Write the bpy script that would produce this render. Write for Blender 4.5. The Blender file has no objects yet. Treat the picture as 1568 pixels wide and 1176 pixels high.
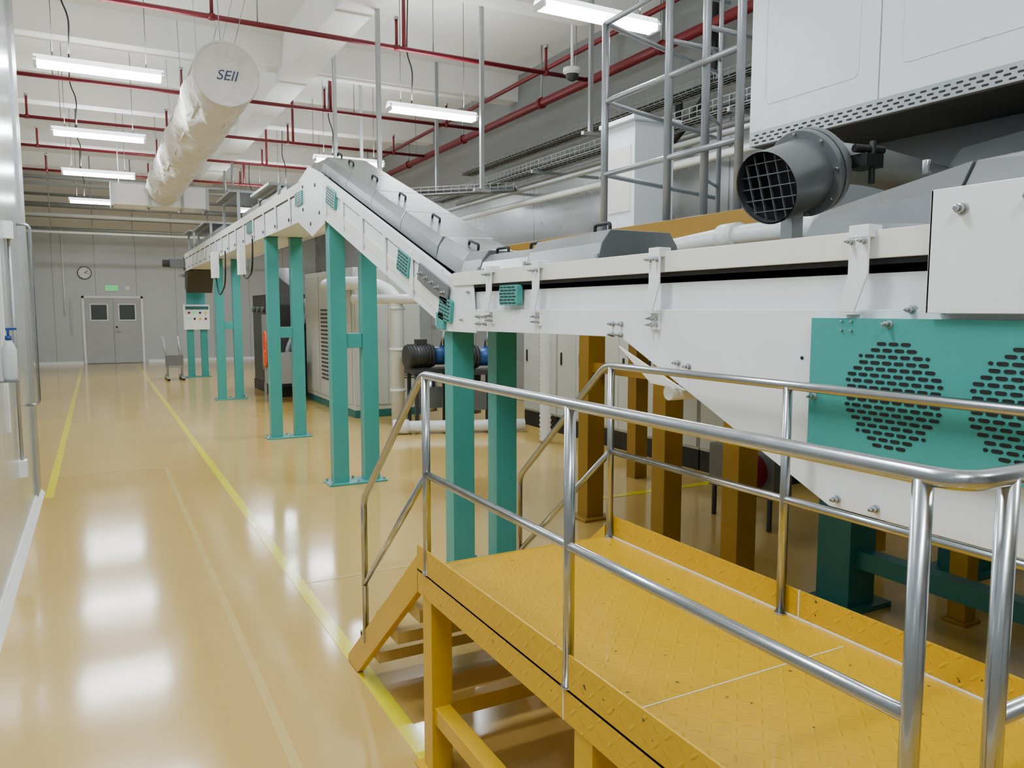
import bpy, bmesh, math, random
from mathutils import Vector, Matrix
random.seed(4)
S=bpy.context.scene
def lin(c):
    return tuple(((v/255)/12.92 if v/255<=0.04045 else (((v/255)+0.055)/1.055)**2.4) for v in c)+(1,)
def mat(name,rgb,rough=.5,metal=0,var=.06,scale=6,bump=0,bscale=40,rvar=.08,emit=0,coat=0,alpha=1,spec=.5,bdist=.01):
    m=bpy.data.materials.new(name); m.use_nodes=True; nt=m.node_tree; N=nt.nodes; L=nt.links
    p=N['Principled BSDF']; tc=N.new('ShaderNodeTexCoord')
    n=N.new('ShaderNodeTexNoise'); n.inputs['Scale'].default_value=scale; n.inputs['Detail'].default_value=5
    L.new(tc.outputs['Object'],n.inputs['Vector'])
    mx=N.new('ShaderNodeMix'); mx.data_type='RGBA'
    c=lin(rgb); mx.inputs[6].default_value=tuple(v*(1-var) for v in c[:3])+(1,); mx.inputs[7].default_value=tuple(min(1,v*(1+var)) for v in c[:3])+(1,)
    L.new(n.outputs['Fac'],mx.inputs[0]); L.new(mx.outputs[2],p.inputs['Base Color'])
    mr=N.new('ShaderNodeMapRange'); mr.inputs['To Min'].default_value=max(.02,rough-rvar); mr.inputs['To Max'].default_value=min(1,rough+rvar)
    L.new(n.outputs['Fac'],mr.inputs['Value']); L.new(mr.outputs['Result'],p.inputs['Roughness'])
    p.inputs['Metallic'].default_value=metal; p.inputs['Coat Weight'].default_value=coat
    p.inputs['Specular IOR Level'].default_value=spec
    p.inputs['Alpha'].default_value=alpha
    if bump:
        n2=N.new('ShaderNodeTexNoise'); n2.inputs['Scale'].default_value=bscale; L.new(tc.outputs['Object'],n2.inputs['Vector'])
        b=N.new('ShaderNodeBump'); b.inputs['Strength'].default_value=bump; b.inputs['Distance'].default_value=bdist
        L.new(n2.outputs['Fac'],b.inputs['Height']); L.new(b.outputs['Normal'],p.inputs['Normal'])
    if emit:
        p.inputs['Emission Color'].default_value=c; p.inputs['Emission Strength'].default_value=emit
    return m
WHITE=mat('white_paint',(234,237,240),.32,var=.03)
CREAM=mat('cream_guard',(228,227,219),.4,var=.05)
TEAL=mat('teal_paint',(58,146,140),.35,var=.06)
TEALD=mat('teal_paint_dark',(28,98,94),.4)
STEEL=mat('stainless_steel',(172,175,178),.22,metal=1,var=.05,scale=20)
STEELC=mat('satin_stainless_steel',(165,168,172),.34,metal=.6,var=.06,scale=20)
STEELB=mat('brushed_cover_steel',(136,140,142),.3,metal=.7,var=.2,scale=3,bump=.15,bscale=5)
GREYM=mat('grey_coated_metal',(112,115,117),.36,metal=.4,var=.08)
DARKG=mat('dark_grey_metal',(58,60,61),.5,metal=.2)
BLACK=mat('black_rubber_and_gap_shade',(13,13,14),.55)  # rubber and black parts; also the shade painted into gaps and slots
RED=mat('red_pipe_paint',(110,12,28),.42)
CEIL=mat('ceiling_paint',(236,235,231),.85,var=.04,scale=.6,bump=.05)
GALV=mat('galvanised_steel',(160,164,165),.4,metal=.5,scale=15)
PVC=mat('white_pvc',(222,227,225),.35,var=.03)
FABRIC=mat('duct_fabric',(214,210,203),.9,var=.14,scale=4,bump=1,bscale=6,bdist=.07)
BEIGE=mat('cabinet_beige',(182,185,177),.45,var=.03)
BLUE=mat('motor_blue',(20,75,140),.35)
ORANGE=mat('hose_orange',(220,80,30),.5)
TUBE=mat('lamp_tube_glow',(255,255,255),.5,emit=32)
LAMPW=mat('lamp_housing_white',(238,240,242),.5)
LAMPD=mat('lamp_reflector_lit',(250,252,255),.5,emit=2.5)
GREEN=mat('exit_green',(20,190,90),.5,emit=1.2)
YLINE=mat('floor_line_yellow',(220,208,20),.14,var=.05)
PLINE=mat('floor_joint_pale',(198,171,104),.14,var=.05)
CLOCKF=mat('clock_face',(240,240,238),.4)
GLASSD=mat('door_glass_dark',(75,82,82),.12)
DOORM=mat('door_grey',(172,175,175),.4)
BOTTLE=mat('bottle_plastic',(205,212,215),.25)
LOGO=mat('logo_blue',(50,62,100),.6)
YELLOWP=mat('mustard_paint',(198,156,6),.33,var=.08,scale=5,coat=.15)
WOOD=mat('step_tread_tan',(190,162,88),.6,var=.15,scale=12)
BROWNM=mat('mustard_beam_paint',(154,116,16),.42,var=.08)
GREYWALL=mat('wall_panel_dark',(140,142,142),.5,metal=.1,var=.05,scale=.8)
def panelmat(name,rgb,rough,axis,pitch=1.0,metal=0.1):
    m=mat(name,rgb,rough,metal,var=.03,scale=1,bump=.1,bscale=1.3)
    nt=m.node_tree;N=nt.nodes;L=nt.links;p=N['Principled BSDF'];tc=N.new('ShaderNodeTexCoord')
    sx=N.new('ShaderNodeSeparateXYZ');L.new(tc.outputs['Object'],sx.inputs[0])
    d=N.new('ShaderNodeMath');d.operation='DIVIDE';d.inputs[1].default_value=pitch;L.new(sx.outputs[axis],d.inputs[0])
    f=N.new('ShaderNodeMath');f.operation='FRACT';L.new(d.outputs[0],f.inputs[0])
    g=N.new('ShaderNodeMath');g.operation='LESS_THAN';g.inputs[1].default_value=.012;L.new(f.outputs[0],g.inputs[0])
    mx=N.new('ShaderNodeMix');mx.data_type='RGBA';old=p.inputs['Base Color'].links[0].from_socket
    L.new(g.outputs[0],mx.inputs[0]);L.new(old,mx.inputs[6]);mx.inputs[7].default_value=tuple(v*.45 for v in lin(rgb)[:3])+(1,)
    L.new(mx.outputs[2],p.inputs['Base Color'])
    return m
BACKW=panelmat('back_wall_panels',(184,188,188),.4,0,1.15)
LEFTW=panelmat('left_wall_panels',(190,197,202),.2,1,1.15,.25)
RIGHTW=panelmat('right_wall_panels',(146,150,151),.28,1,2.4,.35)
FLOOR=mat('epoxy_floor',(194,161,88),.12,var=.08,scale=1.0,bump=.25,bscale=1.9,rvar=.05,coat=0,spec=.75,bdist=.005)
DECK=mat('tread_plate_yellow',(200,156,2),.34,var=.08,scale=4,coat=.15)
nt=DECK.node_tree;N=nt.nodes;L=nt.links;p=N['Principled BSDF'];tc=N.new('ShaderNodeTexCoord')
def M(op,a,b_=None):
    n=N.new('ShaderNodeMath');n.operation=op
    for i,v in enumerate((a,b_)):
        if v is None: continue
        if isinstance(v,(int,float)): n.inputs[i].default_value=v
        else: L.new(v,n.inputs[i])
    return n.outputs[0]
sp=N.new('ShaderNodeSeparateXYZ');L.new(tc.outputs['Object'],sp.inputs[0])
U=M('MULTIPLY',M('ADD',sp.outputs[0],sp.outputs[2]),25);V=M('MULTIPLY',sp.outputs[1],25)
fu=M('SUBTRACT',M('FRACT',U),.5);fv=M('SUBTRACT',M('FRACT',V),.5)
par=M('MODULO',M('ADD',M('ADD',M('FLOOR',U),M('FLOOR',V)),1000),2);sg=M('SUBTRACT',M('MULTIPLY',par,2),1)
sv=M('MULTIPLY',sg,fv);aa=M('ADD',fu,sv);bb=M('MULTIPLY',M('SUBTRACT',fu,sv),3.6)
dd=M('SQRT',M('ADD',M('MULTIPLY',aa,aa),M('MULTIPLY',bb,bb)))
r=N.new('ShaderNodeMapRange');r.inputs['From Min'].default_value=.66;r.inputs['From Max'].default_value=.3;L.new(dd,r.inputs['Value'])
b=N.new('ShaderNodeBump');b.inputs['Strength'].default_value=.6;b.inputs['Distance'].default_value=.002
L.new(r.outputs[0],b.inputs['Height']);L.new(b.outputs['Normal'],p.inputs['Normal'])
ch=N.new('ShaderNodeTexNoise');ch.inputs['Scale'].default_value=36;ch.inputs['Detail'].default_value=4;L.new(tc.outputs['Object'],ch.inputs['Vector'])
lt=M('GREATER_THAN',ch.outputs['Fac'],.71)
mx=N.new('ShaderNodeMix');mx.data_type='RGBA';old=p.inputs['Base Color'].links[0].from_socket
L.new(lt,mx.inputs[0]);L.new(old,mx.inputs[6]);mx.inputs[7].default_value=(.06,.045,.02,1);L.new(mx.outputs[2],p.inputs['Base Color'])

class B:
    def __init__(s,name): s.n=name; s.bm=bmesh.new(); s.m=[]
    def mi(s,m):
        if m not in s.m: s.m.append(m)
        return s.m.index(m)
    def faces(s,vs,fs,m,smooth=False):
        bv=[s.bm.verts.new(v) for v in vs]; k=s.mi(m)
        for f in fs:
            try: F=s.bm.faces.new([bv[i] for i in f]); F.material_index=k; F.smooth=smooth
            except ValueError: pass
        return bv
    def box(s,x0,x1,y0,y1,z0,z1,m):
        vs=[(x,y,z) for x in (x0,x1) for y in (y0,y1) for z in (z0,z1)]
        s.faces(vs,[(0,1,3,2),(4,6,7,5),(0,4,5,1),(2,3,7,6),(0,2,6,4),(1,5,7,3)],m)
    def prism(s,poly,a0,a1,m,ax='x'):
        def P(a,q):
            return {'x':(a,q[0],q[1]),'y':(q[0],a,q[1]),'z':(q[0],q[1],a)}[ax]
        n=len(poly); vs=[P(a0,q) for q in poly]+[P(a1,q) for q in poly]
        s.faces(vs,[tuple(range(n))[::-1],tuple(range(n,2*n))]+[(i,(i+1)%n,n+(i+1)%n,n+i) for i in range(n)],m)
    def beam(s,p0,p1,w,h,m):
        p0=Vector(p0);p1=Vector(p1);d=(p1-p0).normalized()
        up=Vector((0,0,1)) if abs(d.z)<.95 else Vector((0,1,0))
        r=d.cross(up).normalized();u=r.cross(d)
        vs=[]
        for p_ in (p0,p1):
            for a,b_ in ((-1,-1),(1,-1),(1,1),(-1,1)): vs.append(p_+r*a*w/2+u*b_*h/2)
        s.faces(vs,[(0,3,2,1),(4,5,6,7)]+[(i,(i+1)%4,4+(i+1)%4,4+i) for i in range(4)],m)
    def sweep(s,path,r,m,seg=12,caps=True):
        path=[Vector(q) for q in path]; n=len(path); rs=r if isinstance(r,(list,tuple)) else [r]*n
        T=[]
        for i in range(n):
            a=(path[i]-path[i-1]).normalized() if i>0 else None
            b_=(path[i+1]-path[i]).normalized() if i<n-1 else None
            t=(a+b_) if a and b_ else (a or b_)
            T.append(t.normalized())
        t=T[0]; u=t.orthogonal().normalized(); vs=[]
        for i in range(n):
            if i>0:
                q=T[i-1].rotation_difference(T[i]); u=q@u
            u=(u-T[i]*u.dot(T[i])).normalized(); w=T[i].cross(u)
            for k in range(seg):
                th=2*math.pi*k/seg; vs.append(path[i]+(u*math.cos(th)+w*math.sin(th))*rs[i])
        fs=[(i*seg+k,i*seg+(k+1)%seg,(i+1)*seg+(k+1)%seg,(i+1)*seg+k) for i in range(n-1) for k in range(seg)]
        bv=s.faces(vs,fs,m,True); kk=s.mi(m)
        if caps:
            for ring in (bv[:seg][::-1],bv[-seg:]):
                F=s.bm.faces.new(ring); F.material_index=kk
    def cyl(s,p0,p1,r,m,seg=16,r2=None): s.sweep([p0,p1],[r,r if r2 is None else r2],m,seg)
    def ball(s,c,r,m,sz=1):
        k=s.mi(m); res=bmesh.ops.create_uvsphere(s.bm,u_segments=16,v_segments=10,radius=r,matrix=Matrix.Translation(c)@Matrix.Diagonal((1,1,sz,1)))
        for v in res['verts']:
            for f in v.link_faces: f.material_index=k; f.smooth=True
    def done(s,bevel=0,parent=None):
        bmesh.ops.recalc_face_normals(s.bm,faces=s.bm.faces)
        me=bpy.data.meshes.new(s.n); s.bm.to_mesh(me); s.bm.free()
        for m in s.m: me.materials.append(m)
        o=bpy.data.objects.new(s.n,me); S.collection.objects.link(o)
        if parent: o.parent=parent
        if bevel:
            md=o.modifiers.new('bevel','BEVEL'); md.width=bevel; md.segments=2; md.limit_method='ANGLE'; md.angle_limit=math.radians(50)
        return o
def fillet(path,rad,n=6):
    P=[Vector(q) for q in path]; out=[P[0]]
    for i in range(1,len(P)-1):
        a=(P[i-1]-P[i]);b_=(P[i+1]-P[i]);r=min(rad,a.length*.45,b_.length*.45)
        A=P[i]+a.normalized()*r;C=P[i]+b_.normalized()*r
        for k in range(n+1):
            t=k/n; out.append(A*(1-t)**2+P[i]*2*t*(1-t)+C*t*t)
    out.append(P[-1]); return out
def rot2(pts,o,ang):
    c,s_=math.cos(ang),math.sin(ang)
    return [(o[0]+y*c-z*s_,o[1]+y*s_+z*c) for y,z in pts]
def slotpoly(cy,cz,l,h,n=4):
    r=h/2;pts=[]
    for k in range(n+1):
        t=-math.pi/2+math.pi*k/n; pts.append((cy+l/2-r+r*math.cos(t),cz+r*math.sin(t)))
    for k in range(n+1):
        t=math.pi/2+math.pi*k/n; pts.append((cy-l/2+r+r*math.cos(t),cz+r*math.sin(t)))
    return pts

# ---------------- ROOM ----------------
YB=27.5
o=B('floor');o.box(-2.1,7.1,-6,YB+.2,-.1,0,FLOOR);o.done()
o=B('ceiling');o.box(-2.1,7.1,-6,YB+.2,5.9,6.0,CEIL);o.done()
o=B('wall_left');o.box(-.72,-.55,-6,8.3,0,5.9,LEFTW);o.done()
o=B('wall_left_recess');o.box(-2.1,-1.95,8.3,YB,0,5.9,BACKW);o.box(-2.1,-.72,8.15,8.3,0,5.9,BACKW);o.done()
o=B('wall_back');o.box(-2.1,7.1,YB,YB+.2,0,4.2,BACKW);o.box(-2.1,7.1,YB,YB+.2,4.2,5.9,CEIL);o.done()
o=B('wall_right');o.box(6.9,7.1,-6,YB,0,4.3,RIGHTW);o.box(6.9,7.1,-6,YB,4.3,5.9,GREYWALL);o.done()
o=B('wall_front');o.box(-2.1,7.1,-6.2,-6,0,5.9,BACKW);o.done()
o=B('baseboard_left');o.prism([(-.55,0),(-.50,0),(-.515,.02),(-.545,.06),(-.55,.06)],-6,8.28,LAMPW,'y');o.done()
o=B('baseboard_back');o.box(-1.95,-.42,YB-.03,YB,0,.09,LAMPW);o.box(1.42,6.9,YB-.03,YB,0,.09,LAMPW);o.done()
for y in range(-4,27,4):
    o=B('ceiling_beam');o.box(-2.1,6.9,y+.6,y+.95,5.45,5.9,CEIL);o.done()
for x in (2.7,):
    o=B('ceiling_girder');o.box(x,x+.45,-6,YB,5.3,5.9,CEIL);o.done()
o=B('floor_marking_line');o.box(1.0,1.07,-3,26.5,.0005,.003,YLINE);o.done()
o=B('floor_marking_line');o.box(-.49,-.42,8,26.5,.0005,.003,YLINE);o.done()
o=B('floor_joint_line');o.box(.56,.60,1.5,9,.0005,.002,PLINE);o.box(1.08,1.9,4.7,4.74,.0005,.002,PLINE);o.box(-.5,.56,9,9.04,.0005,.002,PLINE);o.done()
o=B('floor_marking_line');o.box(3.9,5.3,5.6,5.68,.0005,.003,YLINE);o.done()

# door
o=B('door_1')
x0,x1=-.40,1.32;y=YB
o.box(x0,x0+.07,y-.06,y,0,2.12,LAMPW);o.box(x1-.07,x1,y-.06,y,0,2.12,LAMPW);o.box(x0,x1,y-.06,y,2.05,2.12,LAMPW)
xm=(x0+x1)/2
for a,b_ in ((x0+.075,xm-.006),(xm+.006,x1-.075)):
    o.box(a,b_,y-.045,y-.005,.01,2.045,DOORM)
    c=(a+b_)/2;o.box(c-.25,c+.25,y-.055,y-.04,1.35,1.88,LAMPW);o.box(c-.22,c+.22,y-.06,y-.05,1.38,1.85,GLASSD)
o.cyl((xm+.08,y-.1,1.02),(xm+.08,y-.04,1.02),.03,STEEL);o.beam((xm+.08,y-.1,1.02),(xm+.2,y-.1,1.02),.02,.02,STEEL);o.cyl((xm+.08,y-.08,1.15),(xm+.08,y-.04,1.15),.03,BLACK)
o.done(.004)
o=B('wall_clock');c=(-.28,YB,2.83)
o.cyl((c[0],YB-.04,c[2]),(c[0],YB,c[2]),.2,DARKG,32);o.cyl((c[0],YB-.045,c[2]),(c[0],YB-.038,c[2]),.175,CLOCKF,32)
o.beam((c[0],YB-.05,c[2]),(c[0]+.09,YB-.05,c[2]+.07),.008,.018,BLACK);o.beam((c[0],YB-.05,c[2]),(c[0]+.13,YB-.05,c[2]-.03),.008,.012,BLACK)
for k in range(12):
    t=k*math.pi/6;o.beam((c[0]+.14*math.cos(t),YB-.048,c[2]+.14*math.sin(t)),(c[0]+.165*math.cos(t),YB-.048,c[2]+.165*math.sin(t)),.005,.014,BLACK)
o.done()
o=B('exit_sign');o.box(.27,.63,YB-.05,YB,2.28,2.46,LAMPW);o.box(.285,.615,YB-.056,YB-.048,2.295,2.445,GREEN)
o.box(.36,.40,YB-.06,YB-.055,2.32,2.42,LAMPW);o.box(.44,.55,YB-.06,YB-.055,2.35,2.38,LAMPW);o.done()
o=B('light_switch');o.box(.85,.95,YB-.02,YB,2.32,2.44,LAMPW);o.box(-.72,-.66,YB-.04,YB,.9,2.0,GALV);o.cyl((-.85,YB-.03,1.5),(-.85,YB-.03,4.1),.025,LAMPW);o.done()

# lamps
def lamp(x,y,z=4.3,L_=1.25,pw=72):
    o=B('fluorescent_lamp')
    o.prism([(y-.06,z+.03),(y-.09,z),(y+.09,z),(y+.06,z+.03),(y+.03,z+.07),(y-.03,z+.07)],x-L_/2,x+L_/2,LAMPD,'x')
    for dy in (-.045,.045): o.cyl((x-L_/2+.03,y+dy,z-.03),(x+L_/2-.03,y+dy,z-.03),.026,TUBE,10)
    for e in (-1,1): o.box(x+e*(L_/2-.015)-.015,x+e*(L_/2-.015)+.015,y-.08,y+.08,z-.05,z+.03,LAMPW)
    for e in (-.45,.45): o.cyl((x+e,y,z+.06),(x+e,y,5.9),.004,DARKG,6)
    o.sweep(fillet([(x-.3,y,z+.06),(x-.28,y,z+.5),(x-.36,y,5),(x-.33,y,5.9)],.3),.009,BLACK,6)
    ob=o.done()
    for nm,rx,e,zz in (('down',0,pw,z-.065),('up',math.pi,pw*.55,z+.12)):
        l=bpy.data.lights.new('tube_light','AREA');l.shape='RECTANGLE';l.size=L_;l.size_y=.16;l.energy=e;l.color=(.88,.955,1)
        lo=bpy.data.objects.new('tube_light_'+nm,l);S.collection.objects.link(lo);lo.parent=ob;lo.location=(x,y,zz);lo.rotation_euler=(rx,0,0)
for y in (-1.4,2.3,6,9.75,13.35,17.1,21.5): lamp(.16,y)
for y in (-1.4,5.9,9.75,13.6,17.4,21.5): lamp(4.05,y)
lamp(4.05,2.2,5.15)

# sprinkler pipes
for y in (2.8,6.2,9.6,13.1,15.9,18.6,21.7):
    xl=-.53 if y<8.3 else -1.93
    o=B('sprinkler_pipe');o.cyl((xl,y,5.0),(6.38,y,5.0),.03,RED,10)
    x=-.9 if y>8.3 else .4
    while x<6.3:
        o.cyl((x,y,5.0),(x,y,5.34),.02,RED,8);o.cyl((x,y,5.34),(x,y,5.38),.03,GALV,8);o.cyl((x,y-.0,4.97),(x,y,5.03),.042,RED,8)
        o.cyl((x+.5,y,5.02),(x+.5,y,5.9),.008,GALV,6)
        x+=2.2
    o.cyl((3.6,y,5.0),(3.6,y,5.9),.025,RED,8)
    o.done()
o=B('sprinkler_main_pipe');o.cyl((6.45,-5.8,5.0),(6.45,26,5.0),.065,RED,14)
for y in range(-4,26,3): o.cyl((6.45,y,5.0),(6.45,y,5.9),.015,GALV,6);o.cyl((6.45,y-.04,5),(6.45,y+.04,5),.085,RED,14)
o.cyl((6.2,-5.8,5.35),(6.2,26,5.35),.035,RED,10);o.done()

# fabric duct
o=B('fabric_air_duct');cx,cz,R=1.27,4.08,.31
n=110;ya,yb=8.5,16.8
seg=44;vs=[]
ph=[random.uniform(0,6.28) for _ in range(8)]
for i in range(n+1):
    y=ya+(yb-ya)*i/n; s_=y-ya
    for k in range(seg):
        t=2*math.pi*k/seg
        pin=.07*math.exp(-((s_%.95-.47)/.06)**2)
        r=R*(1-pin+.045*math.sin(s_*5+3*math.sin(t*2+ph[0])+ph[1])+.035*math.sin(t*5+s_*3+ph[2])+.02*math.sin(t*9-s_*11+ph[3])+random.uniform(-.008,.008)) if i>1 else R
        low_=max(0,-math.sin(t))
        vs.append((cx+r*math.cos(t)*1.02,y,cz+r*math.sin(t)-low_*.04*abs(math.sin(s_*3))*(i>1)))
fs=[(i*seg+k,i*seg+(k+1)%seg,(i+1)*seg+(k+1)%seg,(i+1)*seg+k) for i in range(n) for k in range(seg)]
o.faces(vs,fs,FABRIC,True)
o.cyl((cx,ya-.015,cz),(cx,ya+.01,cz),R*1.0,FABRIC,36);o.sweep([(cx+R*math.cos(t*math.pi/18),ya-.01,cz+R*math.sin(t*math.pi/18)) for t in range(37)],.014,FABRIC,8)
for k in range(5):
    t=k*1.2+.3;o.sweep([(cx+(R+.004)*math.cos(t),ya,cz+(R+.004)*math.sin(t)),(cx+(R+.004)*math.cos(t+.1),yb,cz+(R+.004)*math.sin(t+.1))],.01,FABRIC,6)
for y in (8.8,10.7,12.6,14.6): o.cyl((cx,y,cz+R-.05),(cx-.05,y,5.9),.004,GALV,6);o.cyl((cx+.1,y,cz+R-.05),(cx+.5,y,5.9),.004,GALV,6)
dob=o.done()
cu=bpy.data.curves.new('logo','FONT');cu.body='SEII';cu.size=.14;cu.extrude=.002;cu.align_x='CENTER';cu.align_y='CENTER';cu.shear=.3
lo=bpy.data.objects.new('logo',cu);S.collection.objects.link(lo);lo.rotation_euler=(math.pi/2,0,0);lo.location=(cx,ya-.02,cz-.02);cu.materials.append(LOGO);lo.parent=dob
o=B('supply_air_duct');o.box(.35,2.1,16.85,17.5,3.72,4.12,LAMPW)
for x in (.35,1.0,1.6,2.07): o.box(x-.015,x+.03,16.82,17.53,3.69,4.15,GALV)
o.cyl((1.2,17.45,4.1),(1.2,17.45,5.9),.01,GALV,6);o.cyl((.5,17.45,4.1),(.5,17.45,5.9),.01,GALV,6);o.done()
o=B('overhead_service_pipes')
for z,y,r,m in ((4.25,24.5,.05,PVC),(4.55,24.8,.07,GALV),(3.95,25.2,.04,GALV),(4.85,25,.04,GALV),(3.75,24,.03,PVC),(4.45,20,.04,GALV),(5.1,23.5,.05,GALV)):
    o.cyl((-1.9,y,z),(5.5,y,z),r,m,10)
o.box(-1.9,5.5,25.5,25.8,4.3,4.4,GALV)
for x in (-1,0,1,2,3,4): o.cyl((x,24.6,3.7),(x,24.6,5.9),.015,GALV,6)
o.done()
for x,y,zb in ((3.15,9.3,2.9),(4.6,9.4,3.3),(5.65,8.4,3.95),(3.25,11.6,3.7),(4.4,14,3.4),(5.3,12.6,3.7)):
    o=B('hanging_strut');o.box(x-.025,x+.025,y-.025,y+.025,zb,5.9,GALV);o.box(x-.12,x+.12,y-.03,y+.03,zb-.04,zb,GALV);o.done()
o=B('cable_tray')
def basket(o,p0,p1,w,h):
    p0=Vector(p0);p1=Vector(p1);d=(p1-p0);L_=d.length;d.normalize();s_=d.cross(Vector((0,0,1))).normalized()
    for a,b_ in ((-.5,0),(-.25,0),(0,0),(.25,0),(.5,0),(-.5,.5),(.5,.5),(-.5,1),(.5,1)):
        q=s_*a*w+Vector((0,0,b_*h));o.cyl(p0+q,p1+q,.006,GALV,5)
    k=0
    while k*.12<L_:
        c=p0+d*k*.12
        o.sweep([c-s_*w/2+Vector((0,0,h)),c-s_*w/2,c+s_*w/2,c+s_*w/2+Vector((0,0,h))],.005,GALV,5,False);k+=1
    o.beam(p0+Vector((0,0,.03)),p1+Vector((0,0,.03)),w*.6,.04,BLACK)
basket(o,(5.9,1,3.75),(5.9,14,3.75),.3,.12);basket(o,(5.7,10.5,3.5),(3.0,12.5,3.4),.3,.1)
basket(o,(6.5,3,4.3),(6.5,14,4.3),.25,.1)
for y in range(2,14,2): o.box(5.7,6.88,y-.02,y+.02,3.69,3.73,GALV)
o.done()
o=B('conduit_pipe_run')
for x,z,r,m in ((5.75,3.5,.035,GALV),(5.95,3.35,.05,PVC),(6.75,3.9,.04,GALV),(6.75,4.1,.03,BLACK)): o.cyl((x,0,z),(x,15,z),r,m,10)
o.sweep(fillet([(6.6,7.2,5.9),(6.6,7.2,4.4),(6.3,7.3,3.9),(6.6,8.3,3.6),(6.7,8.3,1)],.5),.04,BLACK,8)
o.sweep(fillet([(6.75,8.0,4.4),(6.75,8,3.9),(6.5,8.6,3.6),(6.7,8.8,1)],.5),.05,DARKG,8)
o.done()
o=B('security_camera');x,y=5.75,9.0;z=4.85
o.cyl((x,y,z+.05),(x,y,5.9),.02,LAMPW,8);o.cyl((x,y,z),(x,y,z+.06),.12,LAMPW,20);o.ball((x,y,z-.02),.09,DARKG);o.ball((x,y,z+.02),.11,LAMPW,.6);o.done()

# ---------------- CONVEYOR ----------------
XL,XR=1.93,2.50
o=B('belt_conveyor')
def both(poly,t=.012,m=WHITE,off=0):
    o.prism(poly,XL+off,XL+off+t,m);o.prism(poly,XR-off-t,XR-off,m)
low=[(4.3,1.575),(2.63,1.585),(1.56,1.107),(.2,1.10),(.2,1.70),(4.3,1.70)]
both(low)
both([(.2,1.68),(4.28,1.68),(4.28,1.86),(.2,1.86)],.01,WHITE,.02)
both([(.2,1.826),(4.26,1.826),(4.26,1.842),(.2,1.842)],.03,BLACK,-.004)  # black strip painted in for the shaded gap under the top flange
both([(.2,1.842),(4.3,1.842),(4.42,1.90),(4.3,1.92),(.2,1.92)],.04,CREAM,-.018)
both([(4.02,1.565),(4.55,1.565),(4.62,1.60),(4.62,1.97),(4.30,1.885),(4.05,1.86)],.008,WHITE,-.008)
sl=math.atan2(1.04,2.95)
both([(4.45,1.575),(7.5,2.60),(7.42,2.985),(4.3,1.885)],.012)
inc=lambda y:1.90+(y-4.35)*.3525
both([(4.5,inc(4.5)-.1),(7.4,inc(7.4)-.1),(7.4,inc(7.4)-.085),(4.5,inc(4.5)-.085)],.02,BLACK,-.003)  # gap shade again as a black strip, along the incline
both([(4.5,inc(4.5)-.085),(7.4,inc(7.4)-.085),(7.4,inc(7.4)),(4.5,inc(4.5))],.035,WHITE,-.016)
both([(4.6,inc(4.6)-.30),(7.4,inc(7.4)-.30),(7.4,inc(7.4)-.21),(4.6,inc(4.6)-.21)],.008,CREAM,-.006)
y=5.0
while y<7.3:
    both([(y,inc(y)-.33),(y+.05,inc(y)-.31),(y+.05,inc(y)-.02),(y,inc(y)-.04)],.012,WHITE,-.02);y+=.55
both([(7.3,2.5),(7.75,2.42),(8.3,2.6),(8.3,3.03),(7.85,3.12),(7.3,2.96)],.012,WHITE,-.012)
for yy,zz in ((7.45,2.62),(7.8,2.55),(8.1,2.72),(7.6,2.9),(8.1,2.95)): o.cyl((XL-.02,yy,zz),(XL,yy,zz),.018,DARKG,12)
both([(7.6,2.62),(20.2,2.62),(20.2,3.0),(7.6,3.0)])
both([(8.2,2.9),(20.2,2.9),(20.2,2.915),(8.2,2.915)],.02,BLACK,-.003)  # gap shade as a black strip on the upper run
both([(8.2,2.915),(20.2,2.915),(20.2,3.02),(8.2,3.02)],.035,CREAM,-.016)
y=8.7
while y<20:
    both([(y,2.64),(y+.06,2.64),(y+.06,2.98),(y,2.98)],.012,WHITE,-.02)
    o.cyl((XL-.03,y+.03,2.68),(XL,y+.03,2.68),.02,DARKG,8)
    y+=.75
def bed(p,q,th=.05,m=DARKG): o.prism([p,q,(q[0],q[1]+th),(p[0],p[1]+th)],XL+.02,XR-.02,m)
bed((.2,1.80),(4.35,1.80));bed((4.35,1.80),(7.6,2.93));bed((7.6,2.93),(20.2,2.93))
bed((2.7,1.60),(4.4,1.59),.01,WHITE);bed((4.4,1.59),(7.5,2.62),.01,WHITE);bed((7.5,2.64),(20.2,2.64),.01,WHITE);bed((.2,1.12),(1.56,1.12),.01,WHITE)
bed((1.56,1.12),(2.63,1.60),.01,WHITE)
o.cyl((XL-.03,20.25,2.8),(XR+.03,20.25,2.8),.16,DARKG,20);o.box(XL-.35,XL-.02,20.1,20.4,2.7,2.9,GREYM);o.cyl((XL-.5,20.25,2.8),(XL-.3,20.25,2.8),.09,DARKG)
o.prism([(19.6,2.62),(20.4,2.62),(20.5,2.2),(20.1,2.1)],XL,XR,DARKG)
def bolt(y,z,x=XL-.0,r=.011):
    o.cyl((x-.005,y,z),(x+.01,y,z),r*1.35,GALV,12);o.cyl((x-.02,y,z),(x,y,z),r,STEEL,8);o.cyl((x-.032,y,z),(x-.015,y,z),r*.6,STEEL,10)
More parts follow.
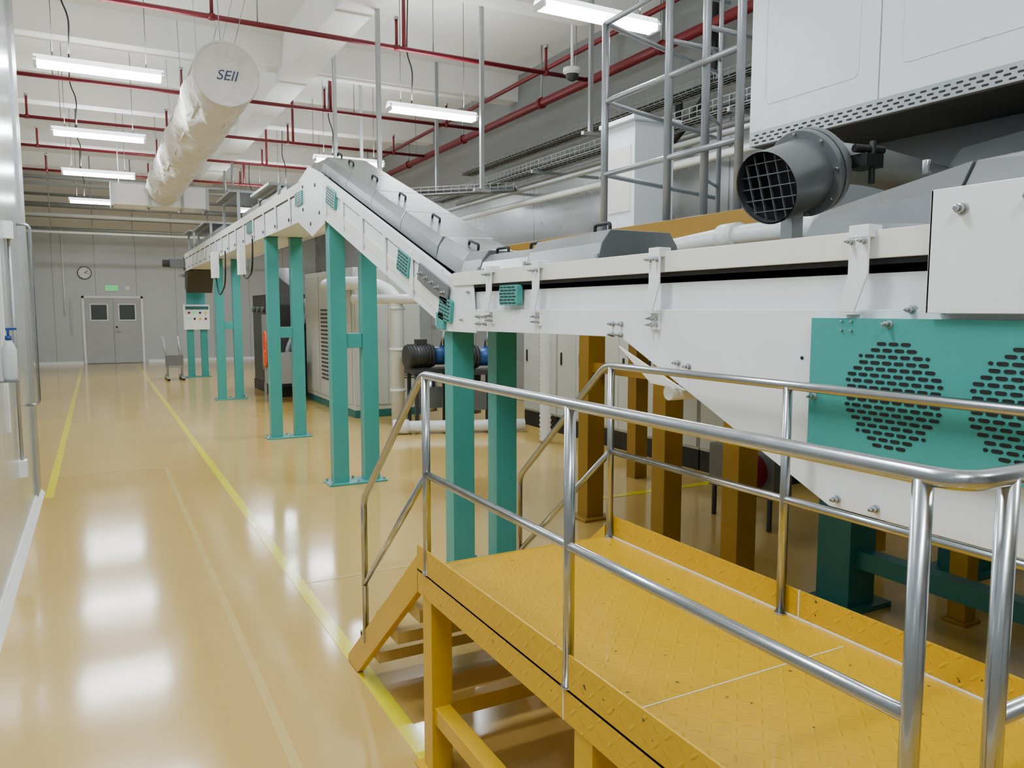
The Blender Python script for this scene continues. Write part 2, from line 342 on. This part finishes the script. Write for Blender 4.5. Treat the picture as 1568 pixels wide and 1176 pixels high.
for yb_ in (3.78,3.27,2.36,1.46):
    w=.028
    o.prism([(yb_-w*1.15,1.905),(yb_+w*1.15,1.905),(yb_+w*1.15,1.80),(yb_+w*2.1,1.69),(yb_+w*.3,1.69),(yb_-w*1.15,1.80)],XL-.045,XL-.038,WHITE)
    o.prism([(yb_-w*1.15,1.935),(yb_+w*1.15,1.935),(yb_+w*1.15,1.90),(yb_-w*1.15,1.90)],XL-.047,XL+.01,WHITE)
    o.prism([(yb_+w*.3,1.695),(yb_+w*2.1,1.695),(yb_+w*2.1,1.685),(yb_+w*.3,1.685)],XL-.045,XL+.0,WHITE)
    o.prism([(yb_+w*.3,1.69),(yb_+w*2.1,1.69),(yb_+w*2.1,1.62),(yb_+w*.3,1.62)],XL-.012,XL,WHITE)
    for dz in (1.665,1.64):
        for dy in (.018,.05): bolt(yb_+dy,dz-.0,XL-.012,.006)
    for dy in (-.02,.02): bolt(yb_+dy,1.89,XL-.047,.007)
for yy,zz in ((2.26,1.50),(2.20,1.49),(1.53,1.135),(1.40,1.135),(1.32,1.70),(1.23,1.70),(2.68,1.64),(2.62,1.64),(2.68,1.595),(2.62,1.595),(1.35,1.65),(3.98,1.66),(3.98,1.62),(3.9,1.66),(3.9,1.62),(4.1,1.8),(4.2,1.64)): bolt(yy,zz,XL,.009)
o.cyl((XL-.004,1.68,1.55),(XL,1.68,1.55),.006,BLACK,10)
o.prism([(2.40,1.47),(2.62,1.55),(2.40,1.41),(2.2,1.40)],XL-.02,XL-.01,CREAM)
o.cyl((XL-.03,2.28,1.385),(XR,2.28,1.385),.03,CREAM,14)
pl=rot2([(-.26,-.05),(.26,-.05),(.26,.07),(-.26,.07)],(4.62,1.86),sl)
o.prism(pl,XL-.03,XL-.02,GREYM)
for k in range(5):
    q=rot2([(-.2+k*.1,.01)],(4.62,1.86),sl)[0];bolt(q[0],q[1],XL-.03,.011)
o.box(XL-.06,XL-.045,.3,1.243,1.69,2.0,WHITE)
o.box(XL-.06,XL+.02,1.235,1.243,1.69,2.0,WHITE)
for yy,zz in ((1.16,1.945),(1.0,1.955),(.85,1.955)): bolt(yy,zz,XL-.06,.012)
xb=XL-.035
bolt(1.36,1.66,xb,.008);bolt(1.60,1.44,xb,.007)
conv=o.done(.002)
o=B('ventilation_guards')
def vent(cy,cz,l,h,ang,rows=6):
    o.prism(rot2([(-l/2,-h/2+.01),(-l/2+.01,-h/2),(l/2-.01,-h/2),(l/2,-h/2+.01),(l/2,h/2-.01),(l/2-.01,h/2),(-l/2+.01,h/2),(-l/2,h/2-.01)],(cy,cz),ang),XL-.03,XL+.002,TEAL)
    for r in range(rows):
        z=-h/2+h*(r+.7)/(rows+.4)
        for k in range(4):
            yy=-l/2+l*(k+.75)/4.5+(.012 if r%2 else 0)
            o.prism(rot2(slotpoly(yy,z,l/5.5,h/rows*.42,3),(cy,cz),ang),XL-.0315,XL-.029,BLACK)  # black shapes on a solid plate, painting the dark of the vent holes
vent(3.58,1.775,.2,.105,0);vent(4.42,1.70,.19,.14,sl*.6);vent(5.15,inc(5.15)-.16,.24,.15,sl);vent(7.0,inc(7.0)-.13,.3,.16,sl);vent(8.25,2.85,.3,.14,0);vent(11.2,2.82,.4,.14,0)
o.prism([(1.62,1.285),(1.62,1.675),(.62,1.675),(.62,1.285)],xb,XL,TEAL)
for cy in (1.345,.985):
    R_=.150;zc=1.465;nr=17
    for r in range(nr):
        z=zc-R_+2*R_*(r+.5)/nr; hw=math.sqrt(max(0,R_**2-(z-zc)**2)); pit=.036; off=(r%2)*pit/2
        for k in range(-7,8):
            yy=k*pit+off; a=max(yy-.0145,-hw); c=min(yy+.0145,hw)
            if c-a>.011: o.prism(slotpoly(cy+(a+c)/2,z,c-a,.0098,3),xb-.0015,xb+.002,BLACK)  # guard holes are not cut; their inner shade is laid on in black
o.done(0,conv)

# covers
o=B('conveyor_cover')
def cover(p,q,h=.15,m=STEELB,xl=XL+.05,xr=XR-.04,ins=.07,hq=None,dp=0,dq=0):
    hq=h if hq is None else hq
    sec=lambda P,h_,d:[(xl,P[0],P[1]),(xl+ins*.35,P[0]+d*.6,P[1]+h_*.6),(xl+ins,P[0]+d,P[1]+h_),(xr-ins,P[0]+d,P[1]+h_),(xr-ins*.35,P[0]+d*.6,P[1]+h_*.6),(xr,P[0],P[1])]
    vs=sec(p,h,dp)+sec(q,hq,-dq)
    o.faces(vs,[(0,1,2,3,4,5),(11,10,9,8,7,6)]+[(i,i+1,7+i,6+i) for i in range(5)]+[(0,6,11,5)],m)
def handle(y,z,ang,l=.14,x=XL+.16):
    c,s_=math.cos(ang),math.sin(ang)
    f=lambda a,h:(x,y+a*c-h*s_,z+a*s_+h*c)
    o.sweep(fillet([f(-l/2,0),f(-l/2,.035),f(l/2,.035),f(l/2,0)],.02,4),.009,BLACK,8)
yy=4.75
while yy<7.5:
    y2=min(yy+.68,7.55);cover((yy,inc(yy)-.01),(y2-.012,inc(y2-.012)-.01),.15,ins=.05)
    handle((yy+y2)/2+.1,inc((yy+y2)/2+.1)+.135,sl,x=XL+.24);yy=y2
cover((7.56,3.02),(8.2,3.05),.15);handle(7.8,3.16,0)
cover((4.1,1.91),(4.36,1.905),.14,hq=.15);cover((4.36,1.905),(4.74,2.03),.15);handle(4.48,2.09,.25,.14,XL+.2)
cover((3.54,1.91),(4.09,1.91),.11);handle(4.0,2.02,0);handle(3.62,2.02,0,.1)
cover((2.88,1.91),(3.53,1.91),.15,hq=.14);handle(3.0,2.06,0,.12)
for y in (2.88,3.54,4.09,4.74): o.box(XL+.04,XL+.052,y-.012,y+.012,1.9,1.95,GALV)
for y in (2.4,2.6,2.8): o.cyl((XL+.05,y,1.90),(XR-.05,y,1.90),.02,DARKG,10)
cover((1.25,1.92),(1.74,1.92),.17,GREYM,hq=.09,dq=.02);cover((.4,1.92),(1.24,1.92),.20,GREYM,hq=.17)
for y in (1.1,1.4): o.cyl((2.08,y,2.08),(2.08,y,2.12),.012,STEEL,8)
o.done(.003)

o=B('stainless_sorting_frame')
for (a,b_,zt) in ((9.4,10.6,3.15),(12.3,13.8,3.45),(15.5,17.5,3.3),(18.3,19.4,3.4)):
    for y in (a,b_):
        for x in (XL+.02,XR-.02): o.box(x-.02,x+.02,y-.02,y+.02,3.0,zt,GALV)
    for x in (XL+.02,XR-.02): o.box(x-.015,x+.015,a,b_,zt-.04,zt,GALV)
    o.box(XL-.1,XR+.05,a,b_,zt,zt+.03,STEELB)
o.box(XL+.02,XR-.02,9.0,12,3.02,3.1,STEELB);o.box(XL+.02,XR-.02,14.0,19,3.02,3.12,STEELB)
o.box(XL-.1,XL-.02,11.6,11.85,2.2,2.6,LAMPW);o.box(XL-.12,XL-.02,14.3,14.6,2.25,2.7,LAMPW)
for y in (13,13.8): o.cyl((XL+.05,y,3.45),(XL+.05,y,4.0),.02,GALV,8)
o.sweep(fillet([(XL-.04,10.9,2.65),(XL-.05,10.9,2.2),(XL-.05,11.5,2.1),(XL-.05,12.2,2.6)],.3),.012,BLACK,6)
o.sweep(fillet([(XL-.04,13.4,2.65),(XL-.05,13.4,2.1),(XL-.05,14.2,1.9),(XL-.05,14.8,2.6)],.3),.012,BLACK,6)
o.done()

for (y,top) in ((4.5,1.585),(7.35,2.56),(10.4,2.64),(15.4,2.64)):
    o=B('conveyor_support_frame')
    for x in (2.035,2.345):
        o.box(x-.075,x+.075,y-.065,y+.065,.015,top,TEAL)
        o.box(x-.085,x+.085,y-.075,y+.075,top-.012,top+.0,TEALD)
    o.box(1.90,2.48,y-.13,y+.13,0,.018,TEAL)
    if y>5: o.box(2.11,2.27,y-.05,y+.05,1.33,1.47,TEAL)
    for x in (1.93,2.19,2.45):
        for dy in (-.1,.1): o.cyl((x,y+dy,.015),(x,y+dy,.045),.011,GALV,8)
    if y<5: o.box(1.90,1.955,y-.06,y+.06,top-.0-.01,top+.10,TEAL)
    o.done(.004)
o=B('control_cabinet')
o.box(1.92,2.5,20.75,21.05,1.2,1.82,LAMPW);o.box(1.94,2.48,20.74,20.76,1.7,1.78,TEALD)
for k in range(4):
    for j in range(2): o.cyl((2.02+k*.13,20.72,1.62-j*.15),(2.02+k*.13,20.75,1.62-j*.15),.028,(RED,GREEN,BLACK,YLINE)[(k+j)%4],10)
for x in (2.05,2.37): o.box(x-.08,x+.08,20.84,20.96,0,1.2,TEAL)
o.box(1.99,2.43,20.9,21.05,1.8,2.5,TEAL)
o.box(1.9,2.5,20.75,21.05,0,.02,TEAL);o.box(1.85,2.55,20.6,21.05,2.5,2.56,STEEL)
o.done(.005)
o=B('floor_step_trolley')
for x in (1.45,1.78):
    o.sweep(fillet([(x-.1,20.2,1.05),(x,20.25,.5),(x,20.4,.1),(x,20.9,.08)],.1),.03,GALV,8)
    o.beam((x,20.0,.07),(x,20.9,.07),.07,.05,GALV)
o.box(1.45,1.78,20.25,20.7,.3,.33,GALV);o.box(1.4,1.8,20.2,20.24,.35,.6,GREYM)
for y in (20.05,20.85): o.cyl((1.42,y,.04),(1.48,y,.04),.04,BLACK,12);o.cyl((1.75,y,.04),(1.81,y,.04),.04,BLACK,12)
o.done()

# ---------------- PLATFORM ----------------
o=B('work_platform')
PX0,PX1,PY0,PY1=1.0,1.87,.1,2.6
o.box(PX0,PX1,PY0,PY1,.742,.75,DECK)
for xx in (PX0,PX1-.006): o.box(xx,xx+.006,PY0,PY1,.66,.84,DECK)
o.box(PX0,PX1,PY1-.004,PY1+.002,.66,.752,DECK)
o.box(PX0+.1,PX1-.05,1.40,1.404,.7502,.7515,CREAM);o.box(PX1-.012,PX1-.008,PY0,PY1,.75,.756,CREAM);o.box(PX0-.001,PX0+.007,1.583,1.587,.66,.8405,CREAM);o.box(PX1-.008,PX1,1.60,1.604,.75,.8405,CREAM)
for x in (PX0+.045,PX1-.045):
    for y in (2.52,1.5,.4):
        o.box(x-.04,x+.04,y-.04,y+.04,.008,.742,YELLOWP);o.box(x-.07,x+.07,y-.07,y+.07,0,.012,YELLOWP)
    o.box(x-.03,x+.03,.4,2.5,.20,.26,YELLOWP)
    o.box(x-.03,x+.03,.1,2.56,.68,.742,YELLOWP)
for y in (2.52,1.5,.4): o.box(PX0+.08,PX1-.08,y-.03,y+.03,.2,.26,YELLOWP)
for x in (PX0,PX1-.03):
    o.prism([(2.6,.80),(2.6,.66),(3.40,0),(3.54,0),(3.54,.035)],x,x+.03,YELLOWP)
for k,z in enumerate((.56,.375,.19)):
    yy=2.66+k*.25
    o.box(PX0+.03,PX1-.03,yy,yy+.27,z-.05,z,WOOD);o.box(PX0+.03,PX1-.03,yy+.245,yy+.27,z-.055,z+.002,YELLOWP)
o.done(.003)
o=B('guard_railing')
RR=.0145
for x in (PX0+.008,PX1-.02):
    if x<1.5:
        o.sweep(fillet([(PX1-.02,.6,1.47),(x,.6,1.47),(x,2.55,1.47),(x,3.27,.86),(x,3.27,.2)],.05,8),RR,STEEL,16)
        o.sweep(fillet([(PX1-.02,.6,1.115),(x+.1,.6,1.115)],.04,8),RR*.9,STEEL,16)
        o.sweep([(x,.66,1.115),(x,2.53,1.115)],RR*.9,STEEL,16)
        ps=(.66,1.575,2.52)
        o.sweep([(x+.1,.6,.75),(x+.1,.6,1.47)],RR,STEEL,16)
    else:
        o.sweep(fillet([(x,.6,1.47),(x,2.62,1.47),(x,3.36,.86),(x,3.36,.15)],.05,8),RR,STEEL,16)
        o.sweep([(x,.6,1.115),(x,2.58,1.115)],RR*.9,STEEL,16)
        ps=(.6,1.66,2.58)
    for y in ps:
        o.sweep([(x,y,.75),(x,y,1.465)],RR,STEEL,16);o.cyl((x,y,.75),(x,y,.754),.02,STEEL,16)
    ye=3.27 if x<1.5 else 3.36
    o.sweep([(x,ps[2],1.115),(x,ye,.47)],RR*.9,STEEL,16)
o.done()

# ---------------- BEHIND ----------------
o=B('drying_oven')
ox=3.0
o.box(ox+.02,5.2,-.5,3.0,2.60,4.9,WHITE)
for a,b_ in ((2.262,3.0),(1.52,2.255),(.78,1.513),(0.04,.773)):
    o.box(ox,ox+.02,a,b_,2.60,3.75,WHITE);o.box(ox,ox+.02,a,b_,3.757,4.9,WHITE)
    za,zb=2.72,3.65
    o.sweep(fillet([(ox-.0,a+.3,za),(ox-.0,a+.1,za),(ox-.0,a+.1,zb),(ox-.0,b_-.1,zb),(ox-.0,b_-.1,za),(ox-.0,a+.28,za)],.04,5),.004,LAMPW,6,False)
o.box(ox,ox+.03,-.5,3.0,2.53,2.60,GALV)
y=.1
while y<2.95:
    for r in range(3): o.prism(slotpoly(y+(.02 if r%2 else 0),2.545+r*.018,.03,.009,3),ox-.0015,ox+.001,BLACK)  # perforation shade drawn as black slots on the uncut strip
    y+=.05
o.box(ox+.03,5.2,-.5,3.0,2.53,2.60,DARKG)
o.box(3.5,5.2,-.5,2.9,1.9,2.53,GREYM)
o.box(3.4,3.52,.5,1.6,2.05,2.5,GREYM);o.prism([(1.6,2.1),(1.6,2.45),(2.1,2.4),(2.3,2.15)],3.35,3.5,GREYM)
for y in (2.9,1.6,0.2):
    for x in (3.75,4.9):
        o.box(x-.11,x+.11,y-.11,y+.11,.02,1.95,TEALD);o.box(x-.2,x+.2,y-.16,y+.16,0,.03,TEALD)
for x in (3.75,4.9): o.box(x-.05,x+.05,.2,2.9,.25,.35,TEALD);o.box(x-.05,x+.05,-.3,2.9,1.8,1.95,TEALD)
o.box(3.75,4.9,1.55,1.65,.25,.35,TEALD)
o.done(.004)
o=B('exhaust_duct')
A=Vector((2.25,2.16,2.155));D=Vector((.93,.06,.32)).normalized();R_=.138
o.sweep([A,A+D*.34],[R_,R_],GREYM,36,False);o.sweep([A+D*.34,A+D*.005],[R_-.006,R_-.006],DARKG,36,False)
o.cyl(A+D*.12,A+D*.125,R_-.004,BLACK,36)
u=D.cross(Vector((0,0,1))).normalized();v=u.cross(D)
for k in (-2,-1,0,1,2):
    w=math.sqrt(R_**2-(k*.046)**2)-.006
    o.beam(A+D*.03+u*k*.046-v*w,A+D*.03+u*k*.046+v*w,.004,.012,GREYM);o.beam(A+D*.03+v*k*.046-u*w,A+D*.03+v*k*.046+u*w,.012,.004,GREYM)
o.cyl(A+D*.22,A+D*.25,R_+.03,GREYM,36);o.cyl(A+D*.26,A+D*.29,R_+.03,GREYM,36)
for k in range(8):
    t=k*math.pi/4;q=(u*math.cos(t)+v*math.sin(t))*(R_+.018);o.cyl(A+D*.21+q,A+D*.30+q,.007,STEEL,8)
E=A+D*.34
pp=fillet([E,E+D*.08,(2.9,2.2,2.30),(3.6,2.2,2.24)],.1)
o.sweep(pp,[.105]*3+[.08]*(len(pp)-3),GALV,28)
o.box(2.58,2.68,1.98,2.08,2.24,2.29,BLACK);o.cyl((2.56,2.02,2.31),(2.70,2.0,2.31),.016,BLACK,10);o.cyl((2.64,2.0,2.18),(2.64,2.0,2.34),.012,BLACK,10)
o.beam((2.44,2.2,1.9),(2.44,2.2,2.1),.06,.06,GALV)
o.done(.002)
o=B('pvc_pipe_run')
o.sweep(fillet([(3.0,4.4,1.6),(3.0,4.2,2.00),(2.9,3.6,2.04),(2.78,2.9,2.06),(2.78,1.2,2.06)],.15),.05,PVC,18)
o.cyl((2.79,2.95,2.06),(2.78,2.83,2.06),.065,PVC,18);o.cyl((2.78,2.4,2.06),(2.78,2.3,2.06),.06,PVC,18)
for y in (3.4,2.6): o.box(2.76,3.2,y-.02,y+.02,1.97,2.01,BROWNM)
o.done()
o=B('mezzanine_platform')
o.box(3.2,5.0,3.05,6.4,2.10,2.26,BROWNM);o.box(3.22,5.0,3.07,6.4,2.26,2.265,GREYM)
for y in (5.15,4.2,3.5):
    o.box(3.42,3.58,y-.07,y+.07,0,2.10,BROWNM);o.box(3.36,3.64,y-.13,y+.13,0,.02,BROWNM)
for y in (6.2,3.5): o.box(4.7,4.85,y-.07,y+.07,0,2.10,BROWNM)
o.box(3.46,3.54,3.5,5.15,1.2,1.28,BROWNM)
o.done(.004)
o=B('stainless_safety_cage')
X=3.28
for x,y,zt,r in ((X,4.69,3.72,.026),(X,3.99,4.7,.026),(X+.05,3.7,4.7,.026),(X,3.36,4.7,.026),(4.85,5.2,3.72,.018),(4.85,4.2,3.72,.018),(X+.35,3.9,4.5,.014)):
    o.cyl((x,y,2.265),(x,y,zt),r,STEELC,14)
for z in (2.67,3.18,3.72):
    o.cyl((X,4.69,z),(X,3.36,z),.02,STEELC,12);o.cyl((4.85,5.2,z),(X,4.69,z),.018,STEELC,12)
for z in (3.4,3.72,4.1): o.cyl((X,3.99,z),(X+.5,3.99,z),.016,STEELC,10);o.cyl((X+.05,3.7,z),(X+.5,3.7,z),.016,STEELC,10)
o.cyl((X,3.99,4.2),(X,3.36,4.2),.02,STEELC,12)
for k in range(5): o.cyl((X+.05,3.7,2.5+k*.4),(X+.35,3.9,2.5+k*.4),.01,STEELC,8)
o.done()
o=B('duct_riser');o.box(4.35,4.8,5.75,6.2,2.265,3.4,WHITE);o.box(4.3,4.85,5.7,6.25,3.4,3.44,WHITE);o.box(4.34,4.36,5.8,6.15,2.6,3.2,CREAM);o.done(.004)
for k in range(5):
    y0=5.2+k*.95
    o=B('electrical_cabinet');o.box(5.55,6.1,y0,y0+.93,.0,.22,BLACK);o.box(5.55,6.1,y0,y0+.93,.22,1.85,BEIGE)
    for e in (0,1):
        a=y0+.015+e*.455;o.box(5.53,5.552,a,a+.445,.25,1.82,BEIGE)
        o.box(5.52,5.532,a+.16,a+.22,1.42,1.48,BLACK);o.box(5.515,5.532,a+.33,a+.36,.95,1.12,BLACK)
    o.cyl((5.52,y0+.25,1.15),(5.535,y0+.25,1.15),.03,YLINE,12);o.cyl((5.50,y0+.25,1.15),(5.52,y0+.25,1.15),.018,RED,12);o.done(.004)
o=B('machine_cabinet')
o.box(3.5,4.6,11.7,14.8,.12,2.35,BEIGE);o.box(3.5,4.6,11.7,14.8,0,.12,TEALD)
for k in range(2):
    o.box(3.52+k*.54,4.04+k*.54,11.685,11.70,.2,2.3,BEIGE);o.box(3.6+k*.54,3.63+k*.54,11.67,11.69,1.2,1.35,BLACK)
for k in range(3): o.box(3.485,3.50,11.8+k*1.0,12.7+k*1.0,.2,2.3,BEIGE)
for k in range(18): o.beam((3.48,12.8,.5+k*.07),(3.48,13.6,.5+k*.07),.02,.03,DARKG)
for k in range(8): o.box(4.3,4.5,11.675,11.69,.6+k*.04,.62+k*.04,DARKG)
o.done(.006)
o=B('process_blower')
o.box(3.0,3.9,15.2,17.5,.2,2.0,DARKG);o.cyl((3.3,15.6,2.0),(3.3,15.6,2.5),.25,GALV,24);o.box(3.0,3.9,15.19,15.2,1.3,1.8,BLACK)
o.box(2.98,3.9,15.2,17.5,0,.2,BLACK);o.box(2.9,3.0,15.4,16.0,.5,1.6,GALV);o.prism([(3.0,2.0),(3.0,2.4),(3.5,2.0)],15.2,15.5,DARKG,'y')
for k in range(4): o.cyl((2.98,15.5+k*.5,1.7),(2.9,15.5+k*.5,1.7),.06,GREYM,12)
o.sweep(fillet([(3.2,15.15,.4),(3.2,15.08,1.0),(3.6,15.08,1.6),(3.6,15.2,1.9)],.2),.05,GALV,12);o.done(.01)
o=B('vertical_air_pipe')
o.sweep(fillet([(3.85,10.7,.0),(3.85,10.7,1.9),(3.65,11.1,2.08),(3.38,11.6,2.1),(3.38,12.8,2.1)],.3),.1,PVC,24)
for z in (.5,1.1,1.7): o.cyl((3.85,10.7,z),(3.85,10.7,z+.04),.115,PVC,24)
o.sweep(fillet([(3.35,11.2,1.85),(4.3,10.1,1.85),(4.3,9.75,1.85),(4.3,9.75,1.3)],.2),.07,PVC,18)
o.sweep([(3.62,9.9,.1),(5.2,9.3,.1)],.08,PVC,18);o.cyl((3.5,9.95,.1),(3.7,9.87,.1),.1,PVC,18)
o.done()
o=B('pump_unit')
for k,(x,y) in enumerate(((4.16,10.25),(4.62,9.75))):
    o.box(x-.3,x+.35,y-.2,y+.2,.80,.86,DARKG)
    for dx in (-.25,.3):
        for dy in (-.15,.15): o.box(x+dx-.025,x+dx+.025,y+dy-.02,y+dy+.02,0,.80,DARKG)
    o.cyl((x-.35,y,1.04),(x+.05,y,1.04),.16,DARKG,20);o.cyl((x+.05,y,1.04),(x+.32,y,1.04),.13,BLUE,20);o.cyl((x+.32,y,1.04),(x+.38,y,1.04),.17,BLUE,20)
    for j in range(8): o.cyl((x-.32+j*.045,y,1.04),(x-.305+j*.045,y,1.04),.175,DARKG,20)
    o.box(x-.2,x-.05,y-.06,y+.06,1.18,1.28,DARKG)
    o.cyl((x,y,.25),(x,y,.80),.11,STEEL,18);o.box(x-.15,x+.15,y-.12,y+.12,.3,.6,GREYM)
    o.sweep(fillet([(x+.2,y,1.1),(x+.25,y,1.45),(x+.25,y+.4,1.45)],.15),.04,STEEL,12)
o.done()
o=B('flexible_hose')
pts=[Vector((5.0,8.4,.02+.03*k)) for k in range(52)]
o.sweep(pts,[.08 if k%2 else .065 for k in range(52)],PVC,16);o.done()
o=B('hose_reel_trolley')
o.box(2.7,3.3,14.3,14.8,.35,.9,STEELC)
for x in (2.72,3.28):
    for y in (14.32,14.78): o.box(x-.02,x+.02,y-.02,y+.02,0,1.2,STEELC)
for k in range(6): o.sweep([(2.68,14.5+.12*math.cos(t*.5),1.1-.05*k+.2*math.sin(t*.5)) for t in range(13)],.018,ORANGE,8)
o.done()
o=B('auxiliary_drive_unit')
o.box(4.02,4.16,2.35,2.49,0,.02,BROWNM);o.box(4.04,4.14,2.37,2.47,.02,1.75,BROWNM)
o.box(4.45,4.65,4.1,4.8,.25,.6,GREYM);o.cyl((4.3,4.3,.45),(4.7,4.3,.45),.14,RED,20)
for y in (4.15,4.75):
    for x in (4.47,4.63): o.cyl((x,y,0),(x,y,.25),.02,DARKG,8)
o.done(.004)

# left wall bits
o=B('wall_conduit');
o.box(-.55,-.53,5.9,5.98,.9,2.1,LAMPW);o.cyl((-.53,6.6,.55),(-.53,6.6,2.3),.012,GALV,8);o.box(-.55,-.50,6.55,6.65,.48,.6,LAMPW);o.box(-.55,-.5,6.5,6.62,2.2,2.32,LAMPW)
o.box(-.56,-.54,3.4,3.5,0,5.8,GALV);o.box(-.56,-.53,7.9,8.3,0,5.8,GALV)
o.sweep(fillet([(-.55,7.6,.9),(-.46,7.6,.9),(-.46,7.6,2.4),(-.55,7.6,2.4)],.04),.012,STEEL,8)
o.done()
o=B('sanitizer_bottle')
c=(-.47,5.45)
o.box(-.55,-.43,5.38,5.52,1.27,1.28,STEEL)
o.sweep([(c[0],c[1],1.28),(c[0],c[1],1.3),(c[0],c[1],1.46),(c[0],c[1],1.50),(c[0],c[1],1.52)],[.035,.04,.04,.025,.014],BOTTLE,18)
o.cyl((c[0],c[1],1.52),(c[0],c[1],1.545),.018,BLUE,12);o.cyl((c[0],c[1],1.545),(c[0],c[1],1.58),.007,BLUE,8);o.box(c[0]-.012,c[0]+.045,c[1]-.012,c[1]+.012,1.578,1.592,BLUE)
o.done()

w=bpy.data.worlds.new('World');S.world=w;w.use_nodes=True
w.node_tree.nodes['Background'].inputs[0].default_value=(.9,.93,1,1);w.node_tree.nodes['Background'].inputs[1].default_value=.3
cam=bpy.data.cameras.new('camera');cam.sensor_width=36;cam.lens=1178/1568*36;cam.clip_start=.05
co=bpy.data.objects.new('camera',cam);S.collection.objects.link(co);co.location=(0,0,1.7)
co.rotation_euler=(math.radians(90-5.53),0,math.radians(-28.26));S.camera=co
